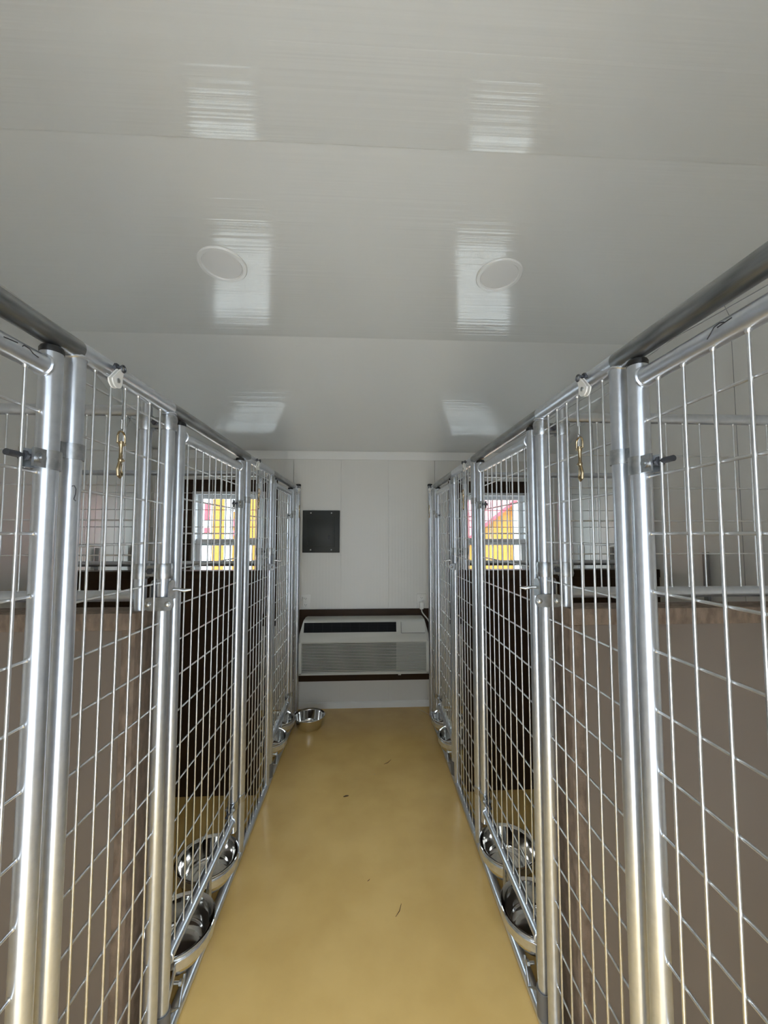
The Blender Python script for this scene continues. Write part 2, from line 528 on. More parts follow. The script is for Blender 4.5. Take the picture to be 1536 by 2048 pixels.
def kennel_front(s):
    d = SIDES[s]
    root = thing('kennel_fence', (fx(s, 2.0), 2.0, 0.0), 'long galvanised tube and wire fence of the kennel row, ' + d['nm'], 'fence', 'kennel row fences')
    for y0, y1, mt in ((0.0, d['A'], 'dark_header_tube'), (d['A'], d['B'], 'galvanised_tube'), (d['B'], d['C'], 'dark_header_tube'), (d['C'], d['D'], 'galvanised_tube'),
                       (d['D'], d['E'], 'dark_header_tube'), (d['E'], d['F'] - 0.018, 'galvanised_tube')):
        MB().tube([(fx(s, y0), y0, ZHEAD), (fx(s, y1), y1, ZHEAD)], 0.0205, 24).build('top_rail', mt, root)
    MB().tube([(fx(s, -0.02), -0.02, 0.019), (fx(s, d['F'] - 0.018), d['F'] - 0.018, 0.019)], R_TUBE, 20).build('bottom_rail', 'galvanised_tube', root)
    for k in 'ABCDE':
        y = d[k]
        p = MB().cyl((fx(s, y), y, 0.030), (fx(s, y), y, ZHEAD - 0.012), R_TUBE, 24)
        # weld bead at the header
        p.tube([(fx(s, y) + 0.0185 * math.cos(a), y + 0.0185 * math.sin(a), ZHEAD - 0.022 + 0.006 * abs(math.cos(a))) for a in [2 * PI * i / 14 for i in range(14)]], 0.003, 6, closed=True)
        p.build('post', 'galvanised_tube', root)
    y = d['F']
    MB().cyl((fx(s, y), y, 0.0), (fx(s, y), y, 1.848), R_TUBE, 24).build('post', 'galvanised_tube', root)
    MB().lathe([(0.0205, 1.838), (0.0205, 1.852), (0.017, 1.857), (0.0, 1.859)], (fx(s, y), y, 0), 'Z', 24).build('post_cap', 'black_cap', root)
    y = 0.0
    MB().cyl((fx(s, y), y, 0.030), (fx(s, y), y, ZHEAD - 0.012), R_TUBE, 24).build('post', 'galvanised_tube', root)
    for y0, y1 in ((d['A'], d['B']), (d['C'], d['D']), (d['E'], d['F'])):
        mesh_fill(root, s, y0, y1, 0.019, ZHEAD, 1.425, 0.111, rtop=0.0205)
    # hinge straps on the posts that carry gates
    for k in 'ACE':
        for z in (1.607, 0.262):
            mb = band(MB(), (fx(s, d[k]), d[k], z), R_TUBE, 0.030)
            mb.box(fx(s, d[k]) - 0.006, fx(s, d[k]) + 0.006, d[k] - 0.034, d[k] - 0.018, z - 0.014, z + 0.014)
            mb.build('hinge_strap', 'zinc_hardware', root)
    return root


def gate(s, yh, yl, label, scribble=None):
    """yh: hinge-side tube (far), yl: latch-side tube (near)"""
    d = SIDES[s]
    root = thing('kennel_gate', (fx(s, (yh + yl) / 2), (yh + yl) / 2, 0.09), label, 'gate', 'kennel gates')
    zt, zb = 1.748, 0.232
    for y, z0 in ((yh, 0.185), (yl, 0.105)):
        MB().cyl((fx(s, y), y, z0), (fx(s, y), y, 1.780), R_TUBE, 24).build('upright', 'galvanised_tube', root)
        MB().lathe([(0.0185, 1.776), (0.0190, 1.783), (0.0165, 1.788), (0.0, 1.790)], (fx(s, y), y, 0), 'Z', 24).build('end_cap', 'black_cap', root)
    for z in (zt, zb):
        rr = MB().tube([(fx(s, yl + 0.012), yl + 0.012, z), (fx(s, yh - 0.012), yh - 0.012, z)], R_TUBE * 0.97, 20)
        for y in (yl + 0.019, yh - 0.019):
            rr.tube([(fx(s, y) + 0.018 * math.cos(a), y, z + 0.018 * math.sin(a)) for a in [2 * PI * i / 14 for i in range(14)]], 0.0032, 6, closed=True)
        rr.build('rail', 'galvanised_tube', root)
    mesh_fill(root, s, yl, yh, zb, zt, 1.450, 0.1075)
    # hinges: strap with two ears and a long bolt pointing into the gate
    for z in (1.580, 0.292):
        x = fx(s, yh)
        mb = band(MB(), (x, yh, z), R_TUBE, 0.034)
        for e in (-0.011, 0.011):
            mb.box(x + e - 0.002, x + e + 0.002, yh - 0.042, yh - 0.014, z - 0.016, z + 0.016)
        h = mb.build('hinge', 'zinc_hardware', root)
        bt = MB().cyl((x - 0.020, yh - 0.031, z), (x + 0.020, yh - 0.031, z), 0.0042, 12)
        bt.cyl((x - s * 0.013, yh - 0.031, z), (x - s * 0.018, yh - 0.031, z), 0.0090, 12)
        bt.build('bolt', 'zinc_hardware', h)
        pn = MB().cyl((x, yh - 0.024, z), (x, yh - 0.078, z), 0.0055, 12)
        pn.cyl((x, yh - 0.044, z), (x, yh - 0.050, z), 0.0095, 6)
        pn.build('pin', 'dark_bolt', h)
    return root


def latch(s, yb, yl, root):
    """fork latch on the gate that closes around post B / D"""
    x = fx(s, yb); z = 1.256; yf = yb - R_TUBE
    pl = MB()
    w, hh = 0.040, 0.0185
    poly = []
    for cx_, a0 in ((w - hh * 0.8, -PI / 2), (-(w - hh * 0.8), PI / 2)):
        for i in range(9):
            a = a0 + PI * i / 8
            poly.append((x + cx_ + hh * 0.8 * math.cos(a), z + hh * math.sin(a)))
    pl.prism(poly, 'Y', yf - 0.0055, yf - 0.0015)
    o = pl.build('latch', 'zinc_hardware', root)
    for e in (-0.028, 0.024):
        MB().lathe([(0.0075, -0.0055), (0.0075, -0.010), (0.0045, -0.0125), (0.0, -0.013)], (x + e, yf, z), 'Y', 6).build('bolt', 'screw_metal', o)
    for e in (-1, 1):
        arc = []
        xb = x + e * 0.0245
        pr = [(yf - 0.002, z + 0.010), (yf - 0.002, z + 0.052), (yf + 0.006, z + 0.062), (yf + 0.016, z + 0.064), (yf + 0.030, z + 0.058), (yf + 0.036, z + 0.010)]
        MB().prism(pr, 'X', xb - 0.002, xb + 0.002).build('fork', 'zinc_hardware', o)
    hx = x - s * 0.0245
    MB().tube([(hx, yb + 0.004, z + 0.036), (hx - s * 0.012, yb + 0.006, z + 0.036), (hx - s * 0.030, yb + 0.010, z + 0.032), (hx - s * 0.046, yb + 0.014, z + 0.034)], [0.005, 0.004, 0.0055, 0.003], 10).build('handle', 'zinc_hardware', o)


FR = {}
for s in (-1, 1):
    d = SIDES[s]; FR[s] = kennel_front(s)
    places = (('A', None, 'farthest from the air conditioner wall, on the '), ('C', 'B', 'between the other two on the '), ('E', 'D', 'next to the air conditioner wall on the '))
    for hk, lk, ph in places:
        yh = d[hk] - 0.0560 if hk == 'A' else d[hk] - 0.095 + (0.0 if hk == 'C' else -0.005)
        yl = 0.055 if lk is None else d[lk] + 0.064
        g = gate(s, yh, yl, 'galvanised wire mesh kennel gate ' + ph + d['nm'])
        if lk: latch(s, d[lk], yl, g)
        d['g' + hk] = (yl, yh)

# marker scribbles on near tubes
def scribble(parent, pts, nm='marker_mark'):
    MB().tube(pts, 0.0008, 5).build(nm, 'marker_ink', parent)


def gate_of(s, idx):
    return [o for o in col.objects if o.name.startswith('kennel_gate') and o.parent is None and (o.location.x > 0) == (s > 0)][idx]


def on_rail(s, y, a):
    """point on the skin of a gate's top rail; a: angle from the aisle side upwards"""
    r = R_TUBE * 0.97 + 0.0003
    return (fx(s, y) - s * r * math.cos(a), y, 1.748 + r * math.sin(a))


g1 = gate_of(-1, 0)
scribble(g1, [on_rail(-1, 0.600 + 0.003 * i, 0.15 + 0.02 * i) for i in range(9)])
scribble(g1, [on_rail(-1, 0.632, 0.2), on_rail(-1, 0.636, 0.45), on_rail(-1, 0.646, 0.35), on_rail(-1, 0.652, 0.05), on_rail(-1, 0.662, -0.05)])
g2 = gate_of(1, 0)
scribble(g2, [on_rail(1, 0.512, 0.3), on_rail(1, 0.520, 0.5), on_rail(1, 0.528, 0.35), on_rail(1, 0.532, 0.0), on_rail(1, 0.540, -0.35)])
scribble(g2, [on_rail(1, 0.500, 0.28), on_rail(1, 0.512, 0.22), on_rail(1, 0.522, 0.15)])
_px, _py = fx(-1, 0.766), 0.766


def on_post(a, z):
    return (_px + (R_TUBE + 0.0003) * math.cos(a), _py + (R_TUBE + 0.0003) * math.sin(a), z)


scribble(FR[-1], [on_post(-0.75, 1.540), on_post(-0.55, 1.541), on_post(-0.40, 1.535), on_post(-0.42, 1.525), on_post(-0.55, 1.515), on_post(-0.35, 1.512)])

# ------------------------------------------------------------------ partitions between kennels
def partition(s, key, board_mat, where):
    d = SIDES[s]; y = d[key]; xw = d['wall']
    xp = fx(s, y) + s * 0.063           # end post centre
    xe = xw - s * 0.020                 # post against the side wall
    # lower solid wall
    yc = y + 0.004
    x0 = fx(s, y) + s * 0.048; x1 = xw - s * 0.001
    t = thing('partition_wall', ((x0 + x1) / 2, yc, 0.0), ('taupe' if board_mat == 'taupe_board' else 'dark brown') + ' solid low partition wall ' + where + ', ' + d['nm'], 'partition', 'low partition walls')
    MB().box(x0 + s * 0.004, x1, yc - 0.040, yc + 0.040, 0.0, 1.205).build('core_panel', board_mat, t)
    edge = 'rough_brown_edge' if board_mat == 'taupe_board' else 'dark_brown_board'
    MB().bbox(min(x0, x0 + s * 0.036), max(x0, x0 + s * 0.036), yc - 0.046, yc + 0.046, 0.0, 1.190, 0.002).build('end_trim', edge, t)
    MB().bbox(min(x0, x1), max(x0, x1), yc - 0.047, yc + 0.047, 1.190, 1.236, 0.002).build('cap_trim', edge, t)
    # wire panel above
    p = thing('partition_panel', ((xp + xe) / 2, y, 1.236), 'galvanised wire panel above the low wall ' + where + ', ' + d['nm'], 'fence panel', 'upper partition panels')
    rp = 0.0165
    MB().cyl((xp, y, 1.236), (xp, y, 1.838 if key == 'B' else 1.828), rp, 22).build('upright', 'galvanised_tube', p)
    MB().cyl((xe, y, 1.236), (xe, y, 1.815), rp, 18).build('upright', 'galvanised_tube', p)
    for z in (1.802, 1.276):
        MB().cyl((xp + s * 0.010, y, z), (xe - s * 0.010, y, z), rp * 0.95, 18).build('rail', 'galvanised_tube', p)
    a, b = min(xp, xe), max(xp, xe)
    for x in v_positions(a, b):
        wire((x, y - R_WIRE * 0.8, 1.276 + rp - 0.002), (x, y - R_WIRE * 0.8, 1.802 - rp + 0.002), p, 0.0021)
    for z in (1.389, 1.488, 1.588, 1.687):
        wire((a + rp - 0.003, y + R_WIRE * 0.8, z), (b - rp + 0.003, y + R_WIRE * 0.8, z), p, 0.0021)
    # double clamp bands around this upright and the front post
    for z in (1.766, 1.345):
        mb = MB()
        for cx_, r in ((xp, rp), (fx(s, y), R_TUBE)):
            mb.lathe([(r, -0.021), (r + 0.004, -0.021), (r + 0.0065, -0.012), (r + 0.0045, 0.0), (r + 0.0065, 0.012), (r + 0.004, 0.021), (r, 0.021)], (cx_, y, z), 'Z', 24, True)
        mb.box(min(xp, fx(s, y)) + 0.018, max(xp, fx(s, y)) - 0.018, y - 0.010, y - 0.005, z - 0.015, z + 0.015)
        mb.box(min(xp, fx(s, y)) + 0.018, max(xp, fx(s, y)) - 0.018, y + 0.005, y + 0.010, z - 0.015, z + 0.015)
        c = mb.build('clamp', 'zinc_hardware', p)
        xm = (xp + fx(s, y)) / 2
        MB().cyl((xm, y - 0.018, z), (xm, y + 0.018, z), 0.0055, 8).cyl((xm, y - 0.017, z), (xm, y - 0.010, z), 0.009, 6).build('bolt', 'dark_bolt', c)


for s in (-1, 1):
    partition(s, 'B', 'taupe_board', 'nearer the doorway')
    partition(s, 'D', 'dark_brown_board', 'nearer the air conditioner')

# ------------------------------------------------------------------ dog doors, lift cables with snap hooks
def dog_door(s, yc, half, ztop, where):
    d = SIDES[s]; xw = d['wall']; si = -s
    t = thing('dog_door', (xw, yc, 0.08), 'sliding dog door of the ' + where + ' kennel, ' + d['nm'], 'dog door', 'sliding dog doors')
    X = lambda a, b: (min(xw + si * (a + 0.002), xw + si * (b + 0.002)), max(xw + si * (a + 0.002), xw + si * (b + 0.002)))
    for e in (-1, 1):
        ye = yc + e * half
        mb = MB().box(*X(0.0, 0.030), ye - 0.004, ye + 0.004, 0.08, ztop)
        mb.box(*X(0.026, 0.030), min(ye, ye - e * 0.022), max(ye, ye - e * 0.022), 0.08, ztop)
        mb.build('track', 'aluminium', t)
    MB().bbox(*X(0.006, 0.020), yc - half + 0.006, yc + half - 0.006, 0.10, 0.72, 0.003).build('slide_panel', 'door_plastic', t)
    MB().box(*X(0.0, 0.022), yc - half, yc + half, 0.06, 0.082).build('sill', 'aluminium', t)


def lift_cable(s, yp, yw, zw, where, zend=0.73):
    d = SIDES[s]; x = fx(s, yp); xw = d['wall']; si = -s
    root = thing('lift_cable', (x, yp, 1.57), 'steel cable with bronze snap hook, ' + where + ' kennel, ' + d['nm'], 'cable', 'dog door lift cables')
    eb = MB().cyl((x - s * 0.012, yp, ZHEAD + 0.026), (x - s * 0.012, yp, ZHEAD - 0.030), 0.0032, 8)
    xb = x - s * 0.0245
    eb = MB().cyl((xb + s * 0.010, yp, ZHEAD), (xb - s * 0.014, yp, ZHEAD), 0.0032, 10)
    eb.cyl((xb - s * 0.001, yp, ZHEAD), (xb - s * 0.006, yp, ZHEAD), 0.0085, 6)
    eb.tube([(xb - s * 0.018 + 0.0, yp + 0.007 * math.cos(a), ZHEAD - 0.004 + 0.007 * math.sin(a)) for a in [2 * PI * i / 12 for i in range(12)]], 0.0022, 6, closed=True)
    eb.build('eye_bolt', 'dark_bolt', root)
    # pulley cheek plate
    xc = xb - s * 0.016; yc = yp - 0.016; zc = ZHEAD - 0.036
    poly = [(yc + 0.016 * math.cos(a), zc + 0.016 * math.sin(a)) for a in [PI + PI * i / 10 for i in range(11)]] + [(yc + 0.016, zc + 0.012), (yp + 0.005, ZHEAD - 0.008), (yp - 0.006, ZHEAD - 0.006)]
    pu = MB().prism(poly, 'X', xc - 0.0015, xc + 0.0015).prism(poly, 'X', xc + s * 0.008 - 0.0015, xc + s * 0.008 + 0.0015).build('pulley', 'outlet_white', root)
    MB().cyl((xc - s * 0.004, yc, zc), (xc + s * 0.012, yc, zc), 0.0050, 12).build('axle', 'zinc_hardware', pu)
    # cable: snap hook up to the pulley, across to the wall eye, down to the dog door
    xs = xb - s * 0.012; ys = yp + 0.012
    zr = 1.672
    cb = MB().tube([(xs, ys, zr + 0.004), (xs, ys, 1.74), (xs, yp + 0.006, ZHEAD - 0.03)], 0.0011, 5)
    xe = xw + si * 0.045
    mid = [Vector((xs, yp, ZHEAD - 0.03)).lerp(Vector((xe, yw, zw)), i / 10) for i in range(11)]
    for i, pnt in enumerate(mid): pnt.z -= 0.035 * math.sin(PI * i / 10)
    cb.tube(mid, 0.0011, 5)
    cb.tube([(xe, yw, zw), (xe + si * 0.004, yw - 0.010, zw - 0.02), (xe - si * 0.02, yw - 0.012, zw - 0.08), (xe - si * 0.027, yw - 0.012, zend)], 0.0012, 5)
    cb.build('cable', 'steel_cable', root)
    we = MB().cyl((xw + si * 0.002, yw, zw + 0.012), (xw + si * 0.030, yw, zw + 0.012), 0.003, 8)
    we.tube([(xw + si * 0.040 + 0.011 * math.cos(a), yw + 0.002, zw + 0.006 + 0.014 * math.sin(a)) for a in [2 * PI * i / 14 for i in range(14)]], 0.0032, 6, closed=True)
    we.build('wall_eye', 'zinc_hardware', root)
    MB().cyl((xs, ys, zr + 0.006), (xs, ys, zr + 0.026), 0.0034, 10).build('ferrule', 'screw_metal', root)
    # snap hook: swivel eye, body, hook and thumb bar
    eye = [(xs, ys + 0.0125 * math.cos(a), zr - 0.012 + 0.0125 * math.sin(a)) for a in [PI * i / 10 for i in range(11)]]
    eye = [(xs, ys + 0.0125, zr - 0.026)] + eye + [(xs, ys - 0.0125, zr - 0.026)]
    sh = MB().tube(eye, 0.0021, 8)
    sh.cyl((xs, ys - 0.0135, zr - 0.026), (xs, ys + 0.0135, zr - 0.026), 0.0024, 8)
    sh.lathe([(0.0, -0.020), (0.0055, -0.022), (0.0055, -0.030), (0.0038, -0.034), (0.0038, -0.058), (0.0052, -0.060), (0.0052, -0.064), (0.0036, -0.068), (0.0, -0.068)], (xs, ys, zr), 'Z', 14)
    hk = [(xs, ys, zr - 0.064), (xs, ys - 0.004, zr - 0.072), (xs, ys - 0.0085, zr - 0.084), (xs, ys - 0.0070, zr - 0.096), (xs, ys + 0.000, zr - 0.100), (xs, ys + 0.0050, zr - 0.094), (xs, ys + 0.0045, zr - 0.086)]
    sh.tube(hk, [0.004, 0.0036, 0.0034, 0.0033, 0.0032, 0.003, 0.0026], 8)
    sh.cyl((xs, ys + 0.0045, zr - 0.050), (xs, ys + 0.0045, zr - 0.088), 0.0016, 8)
    sh.cyl((xs, ys + 0.003, zr - 0.062), (xs, ys + 0.011, zr - 0.062), 0.0022, 8)
    tag(sh.build('snap_hook', 'brass', root), 'bronze snap hook')


for s in (-1, 1):
    d = SIDES[s]
    dog_door(s, 1.690, 0.200, 1.355, 'middle')
    dog_door(s, 2.845, 0.200, 1.355, 'air conditioner end')
    lift_cable(s, d['A'] + 0.078, 0.560, 2.540, 'doorway end')
    lift_cable(s, d['C'] + 0.070, 1.700, 2.550, 'middle')
    lift_cable(s, d['E'] + 0.060, 2.900 if s < 0 else 2.820, 2.310 if s < 0 else 2.345, 'air conditioner end')

# ------------------------------------------------------------------ unseen roof outside, eaves added to cut high sky at the windows
rf = MB()
_ya, _yb, _ym = YB + 0.55, YF - 0.22, 1.19
rf.prism([(_ya, 2.20), (_ym, 3.30), (_yb, 2.60), (_yb, 2.66), (_ym, 3.38), (_ya, 2.26)], 'X', XL - 0.3, XR + 0.3)
struct(rf.build('roof', 'blocker_metal'), 'unseen roof of the kennel building, its eaves added to block high sky')

# ------------------------------------------------------------------ bowls and bowl holders
def bowl_parts(t, c, rim=0.117, h=0.088, sticker=True):
    k = rim / 0.117; hh = h / 0.088
    prof_o = [(0.0, 0.0), (0.070, 0.0), (0.082, 0.003), (0.090, 0.010), (0.095, 0.022), (0.103, 0.070), (0.106, 0.080), (0.113, 0.0845), (0.117, 0.086), (0.118, 0.088)]
    prof_i = [(0.116, 0.0895), (0.111, 0.088), (0.104, 0.083), (0.101, 0.070), (0.093, 0.022), (0.088, 0.0115), (0.080, 0.005), (0.068, 0.0025), (0.0, 0.0025)]
    prof = [(r * k, z * hh) for r, z in prof_o + prof_i]
    MB().lathe(prof, c, 'Z', 56).build('bowl_body', 'stainless', t)
    if sticker:
        cx_, cy_, cz_ = c
        st = MB().lathe([(0.0, 0.0028), (0.021, 0.0028), (0.021, 0.0032), (0.0, 0.0032)], (cx_, cy_ - 0.040, cz_), 'Z', 20).build('sticker', 'sticker_red', t)
        pw = MB()
        for dx, dy, r in ((0, -0.003, 0.0075), (-0.009, 0.006, 0.0035), (-0.003, 0.010, 0.0037), (0.004, 0.010, 0.0037), (0.010, 0.006, 0.0035)):
            pw.lathe([(0.0, 0.0033), (r, 0.0033), (r, 0.0036), (0.0, 0.0036)], (cx_ + dx, cy_ - 0.040 + dy, cz_), 'Z', 12)
        pw.build('paw_print', 'sticker_white', st)


def bowl(c, label, sticker=True, **kw):
    t = thing('dog_bowl', c, label, 'bowl', 'stainless dog bowls')
    bowl_parts(t, c, sticker=sticker, **kw)
    return t


def holder(s, yl, yh, bowls, where):
    """swing-out flat steel rack that carries two bowls in the gap under a gate"""
    d = SIDES[s]
    x = fx(s, (yl + yh) / 2)
    root = thing('bowl_holder', (x, (yl + yh) / 2, 0.02), 'steel rack for two bowls under the ' + where + ' gate, ' + d['nm'], 'bowl rack', 'bowl racks under gates')
    zr = bowls[0][2] + 0.076
    for (bx, by, bz) in bowls:
        rg = MB()
        rg.lathe([(0.107, -0.024), (0.1105, -0.024), (0.1105, 0.0), (0.107, 0.0)], (bx, by, zr), 'Z', 48, True)
        rg.build('ring', 'galvanised_wire', root)
    # flat bar along the aisle side that follows the bowls
    path = []
    (b1x, b1y, _), (b2x, b2y, _) = bowls
    for (bx, by) in ((b1x, b1y), (b2x, b2y)):
        for i in range(-4, 5):
            a = i / 4 * 1.15
            path.append((bx - s * 0.114 * math.cos(a), by + 0.114 * math.sin(a)))
    path = [(fx(s, yl) - s * 0.012, yl + 0.012)] + path + [(fx(s, yh) - s * 0.012, yh + 0.01)]
    vs = []; fs = []
    for i, (px, py) in enumerate(path):
        a = path[max(i - 1, 0)]; b = path[min(i + 1, len(path) - 1)]
        dx, dy = b[0] - a[0], b[1] - a[1]; L = math.hypot(dx, dy); nx, ny = -dy / L * 0.0022, dx / L * 0.0022
        z0, z1 = zr - 0.030, zr - 0.004
        vs += [(px - nx, py - ny, z0), (px + nx, py + ny, z0), (px + nx, py + ny, z1), (px - nx, py - ny, z1)]
    for i in range(len(path) - 1):
        for j in range(4):
            fs.append((i * 4 + j, i * 4 + (j + 1) % 4, i * 4 + 4 + (j + 1) % 4, i * 4 + 4 + j))
    fs += [(0, 1, 2, 3), tuple(len(vs) - 4 + i for i in (3, 2, 1, 0))]
    MB().add(vs, fs).build('flat_bar', 'galvanised_wire', root)
    # middle post between the rings, carrying the bowls from the gate rail
    ym = (b1y + b2y) / 2; xm = (b1x + b2x) / 2
    MB().bbox(fx(s, ym) - 0.004, fx(s, ym) + 0.004, ym - 0.010, ym + 0.010, zr - 0.06, 0.215, 0.001).build('hanger', 'zinc_hardware', root)
    # pivot sleeves and bolts
    sl = MB().lathe([(R_TUBE + 0.001, 0.036), (R_TUBE + 0.004, 0.036), (R_TUBE + 0.004, 0.112), (R_TUBE + 0.001, 0.112)], (fx(s, yl), yl, 0), 'Z', 20, True)
    o = sl.build('pivot_sleeve', 'sleeve_grey', root)
    MB().tube([(fx(s, yl) - s * 0.018, yl + 0.010, 0.100), (fx(s, yl) - s * 0.034, yl + 0.030, 0.085), (fx(s, yl) - s * 0.030, yl + 0.070, zr - 0.02)], 0.004, 8).build('brace', 'zinc_hardware', root)
    for y in (yl + 0.045, yh - 0.03):
        xx = fx(s, y) - s * 0.022
        MB().cyl((xx - s * 0.012, y, zr - 0.018), (xx + s * 0.012, y, zr - 0.018), 0.0042, 8).cyl((xx - s * 0.011, y, zr - 0.018), (xx - s * 0.004, y, zr - 0.018), 0.0085, 6).build('bolt', 'screw_metal', root)


for s in (-1, 1):
    d = SIDES[s]
    yl, yh = d['gC']
    xa, xb = (-0.618, -0.626) if s < 0 else (0.590, 0.594)
    B2 = [(xa, 1.372, 0.078), (xb, 1.640, 0.078)]
    holder(s, yl, yh, B2, 'middle')
    bowl(B2[0], 'stainless bowl nearer the doorway under the middle gate, ' + d['nm'])
    bowl(B2[1], 'stainless bowl nearer the air conditioner under the middle gate, ' + d['nm'])
    yl, yh = d['gE']
    B3 = [(fx(s, 2.55) + s * 0.052, yl + 0.185, 0.078), (fx(s, 2.8) + s * 0.052, yl + 0.430, 0.078)]
    holder(s, yl, yh, B3, 'air conditioner end')
    bowl(B3[0], 'stainless bowl nearer the doorway under the end gate, ' + d['nm'])
    bowl(B3[1], 'stainless bowl nearer the air conditioner under the end gate, ' + d['nm'])
bowl((-0.418, 2.995, 0.0), 'stainless bowl standing alone on the tan floor before the white baseboard', sticker=False)

# ------------------------------------------------------------------ back wall fittings
brd = MB().bbox(-0.640, 0.620, YB - 0.020, YB, 0.226, 0.813, 0.002).build('mounting_board', 'dark_brown_board')
tag(brd, 'dark brown mounting board on the white wall behind the air conditioner', 'board')

ac = thing('air_conditioner', (-0.007, 3.19, 0.338), 'grey through-wall air conditioner with slatted intake on a brown board', 'air conditioner')
ax0, ax1 = -0.524, 0.510
YFR = 3.100
# chassis behind the grille
MB().box(ax0 + 0.03, ax1 - 0.03, 3.150, YB - 0.020, 0.345, 0.750).build('chassis', 'ac_shell', ac)
prof = [(YFR, 0.590), (YFR, 0.650), (YFR + 0.004, 0.662), (YFR + 0.030, 0.745), (YFR + 0.040, 0.756), (YFR + 0.055, 0.760), (YB - 0.021, 0.760), (YB - 0.021, 0.590)]
shell = MB()
k = len(prof); vs = []; fs = []
for xx, ins in ((ax0, 1.0), (ax0 + 0.014, 0.0), (ax1 - 0.014, 0.0), (ax1, 1.0)):
    for (py, pz) in prof:
        sh_ = 0.012 * ins
        side = 1 if xx < 0 else -1
        lean = max(0.0, (pz - 0.63) / 0.13) * 0.030
        vs.append((xx + side * lean, py + (sh_ if py < 3.25 else 0), pz - (sh_ * 0.5 if pz > 0.7 else 0)))
for i in range(3):
    for j in range(k):
        fs.append((i * k + j, i * k + (j + 1) % k, (i + 1) * k + (j + 1) % k, (i + 1) * k + j))
fs += [tuple(range(k)), tuple(range(4 * k - 1, 3 * k - 1, -1))]
shell.add(vs, fs)
for a, b in ((ax0, ax0 + 0.026), (ax1 - 0.026, ax1)):
    shell.bbox(a, b, YFR, YB - 0.021, 0.338, 0.592, 0.006)
shell.bbox(ax0, ax1, YFR, YB - 0.021, 0.338, 0.358, 0.005)
shell.build('front_cover', 'ac_shell', ac)
MB().box(ax0 + 0.026, 0.250, 3.138, 3.152, 0.358, 0.590).build('filter', 'ac_dark', ac)  # near-black sheet painted as the shaded cavity behind the louvers
MB().box(0.250, ax1 - 0.026, 3.116, 3.152, 0.358, 0.590).build('blank_panel', 'ac_inner_light', ac)
ns = 20
_me = None
for i in range(ns):
    z = 0.363 + i * (0.585 - 0.363) / (ns - 1)
    if _me is None:
        lv = MB().prism([(-0.013, -0.0028), (-0.006, -0.0020), (-0.006, 0.0024), (-0.013, 0.0024)], 'X', ax0 + 0.025 - ac.location.x, ax1 - 0.025 - ac.location.x)
        _me = lv.mesh('louver'); _me.materials.append(MATS['ac_shell'])
    o = bpy.data.objects.new('louver', _me); col.objects.link(o); o.parent = ac
    o.location = (0, YFR + 0.014 - ac.location.y, z - ac.location.z)
# discharge grille on the sloping upper face
sl0, sl1 = Vector((0, YFR + 0.0058, 0.668)), Vector((0, YFR + 0.0285, 0.740))
nrm = Vector((0, -(sl1.z - sl0.z), sl1.y - sl0.y)).normalized()


def slope_box(mb, xa, xb, ta, tb, d0, d1):
    pts = []
    for t, dd in ((ta, d0), (tb, d0), (tb, d1), (ta, d1)):
        p = sl0.lerp(sl1, t) + nrm * dd; pts.append((p.y, p.z))
    return mb.prism(pts, 'X', xa, xb)


gx0, gx1 = -0.485, 0.248
go = slope_box(MB(), gx0, gx1, 0.0, 1.0, -0.001, 0.0012).build('discharge_grille', 'ac_dark', ac)  # near-black plate on the shell paints the shaded depth of the opening
for i in range(6):
    slope_box(MB(), gx0, gx1, 0.08 + i * 0.16, 0.10 + i * 0.16, 0.001, 0.003).build('grille_bar', 'ac_slat_dark', go)
for i in range(9):
    xx = gx0 + (i + 1) * (gx1 - gx0) / 10
    slope_box(MB(), xx - 0.001, xx + 0.001, 0.0, 1.0, 0.001, 0.0032).build('grille_bar', 'ac_slat_dark', go)
slope_box(MB(), gx0 - 0.004, gx1 + 0.004, -0.14, -0.02, -0.001, 0.0045).build('grille_lip', 'ac_shell', ac)
ld = slope_box(MB(), 0.290, 0.476, -0.12, 1.0, -0.001, 0.0050).build('control_lid', 'ac_shell', ac)
slope_box(MB(), 0.288, 0.478, -0.155, -0.12, -0.001, 0.0022).build('lid_border_shade', 'ac_dark', ld)  # dark strip painted as the shadow below the lid's bottom edge
slope_box(MB(), 0.284, 0.290, -0.12, 1.0, -0.001, 0.0012).build('lid_border_shade', 'ac_inner_light', ld)
MB().bbox(0.262, 0.284, YFR + 0.002, YFR + 0.02, 0.330, 0.340, 0.002).build('tab', 'ac_shell', ac)
# power cord with its plug
cord = MB().tube([(0.472, YB - 0.040, 0.815), (0.476, YB - 0.055, 0.792), (0.492, YB - 0.080, 0.770), (0.512, YB - 0.110, 0.748), (0.530, YB - 0.120, 0.715), (0.536, YB - 0.10, 0.60), (0.536, YB - 0.07, 0.48), (0.515, YB - 0.06, 0.42)], 0.0052, 10)
cord.build('power_cord', 'cord_white', ac)
pg = MB().bbox(0.457, 0.489, YB - 0.055, YB - 0.0078, 0.815, 0.872, 0.004)
pg.tube([(0.486, YB - 0.030, 0.880), (0.494, YB - 0.048, 0.885), (0.500, YB - 0.052, 0.862), (0.502, YB - 0.045, 0.838)], 0.0048, 8)
pg.build('plug', 'outlet_white', ac)

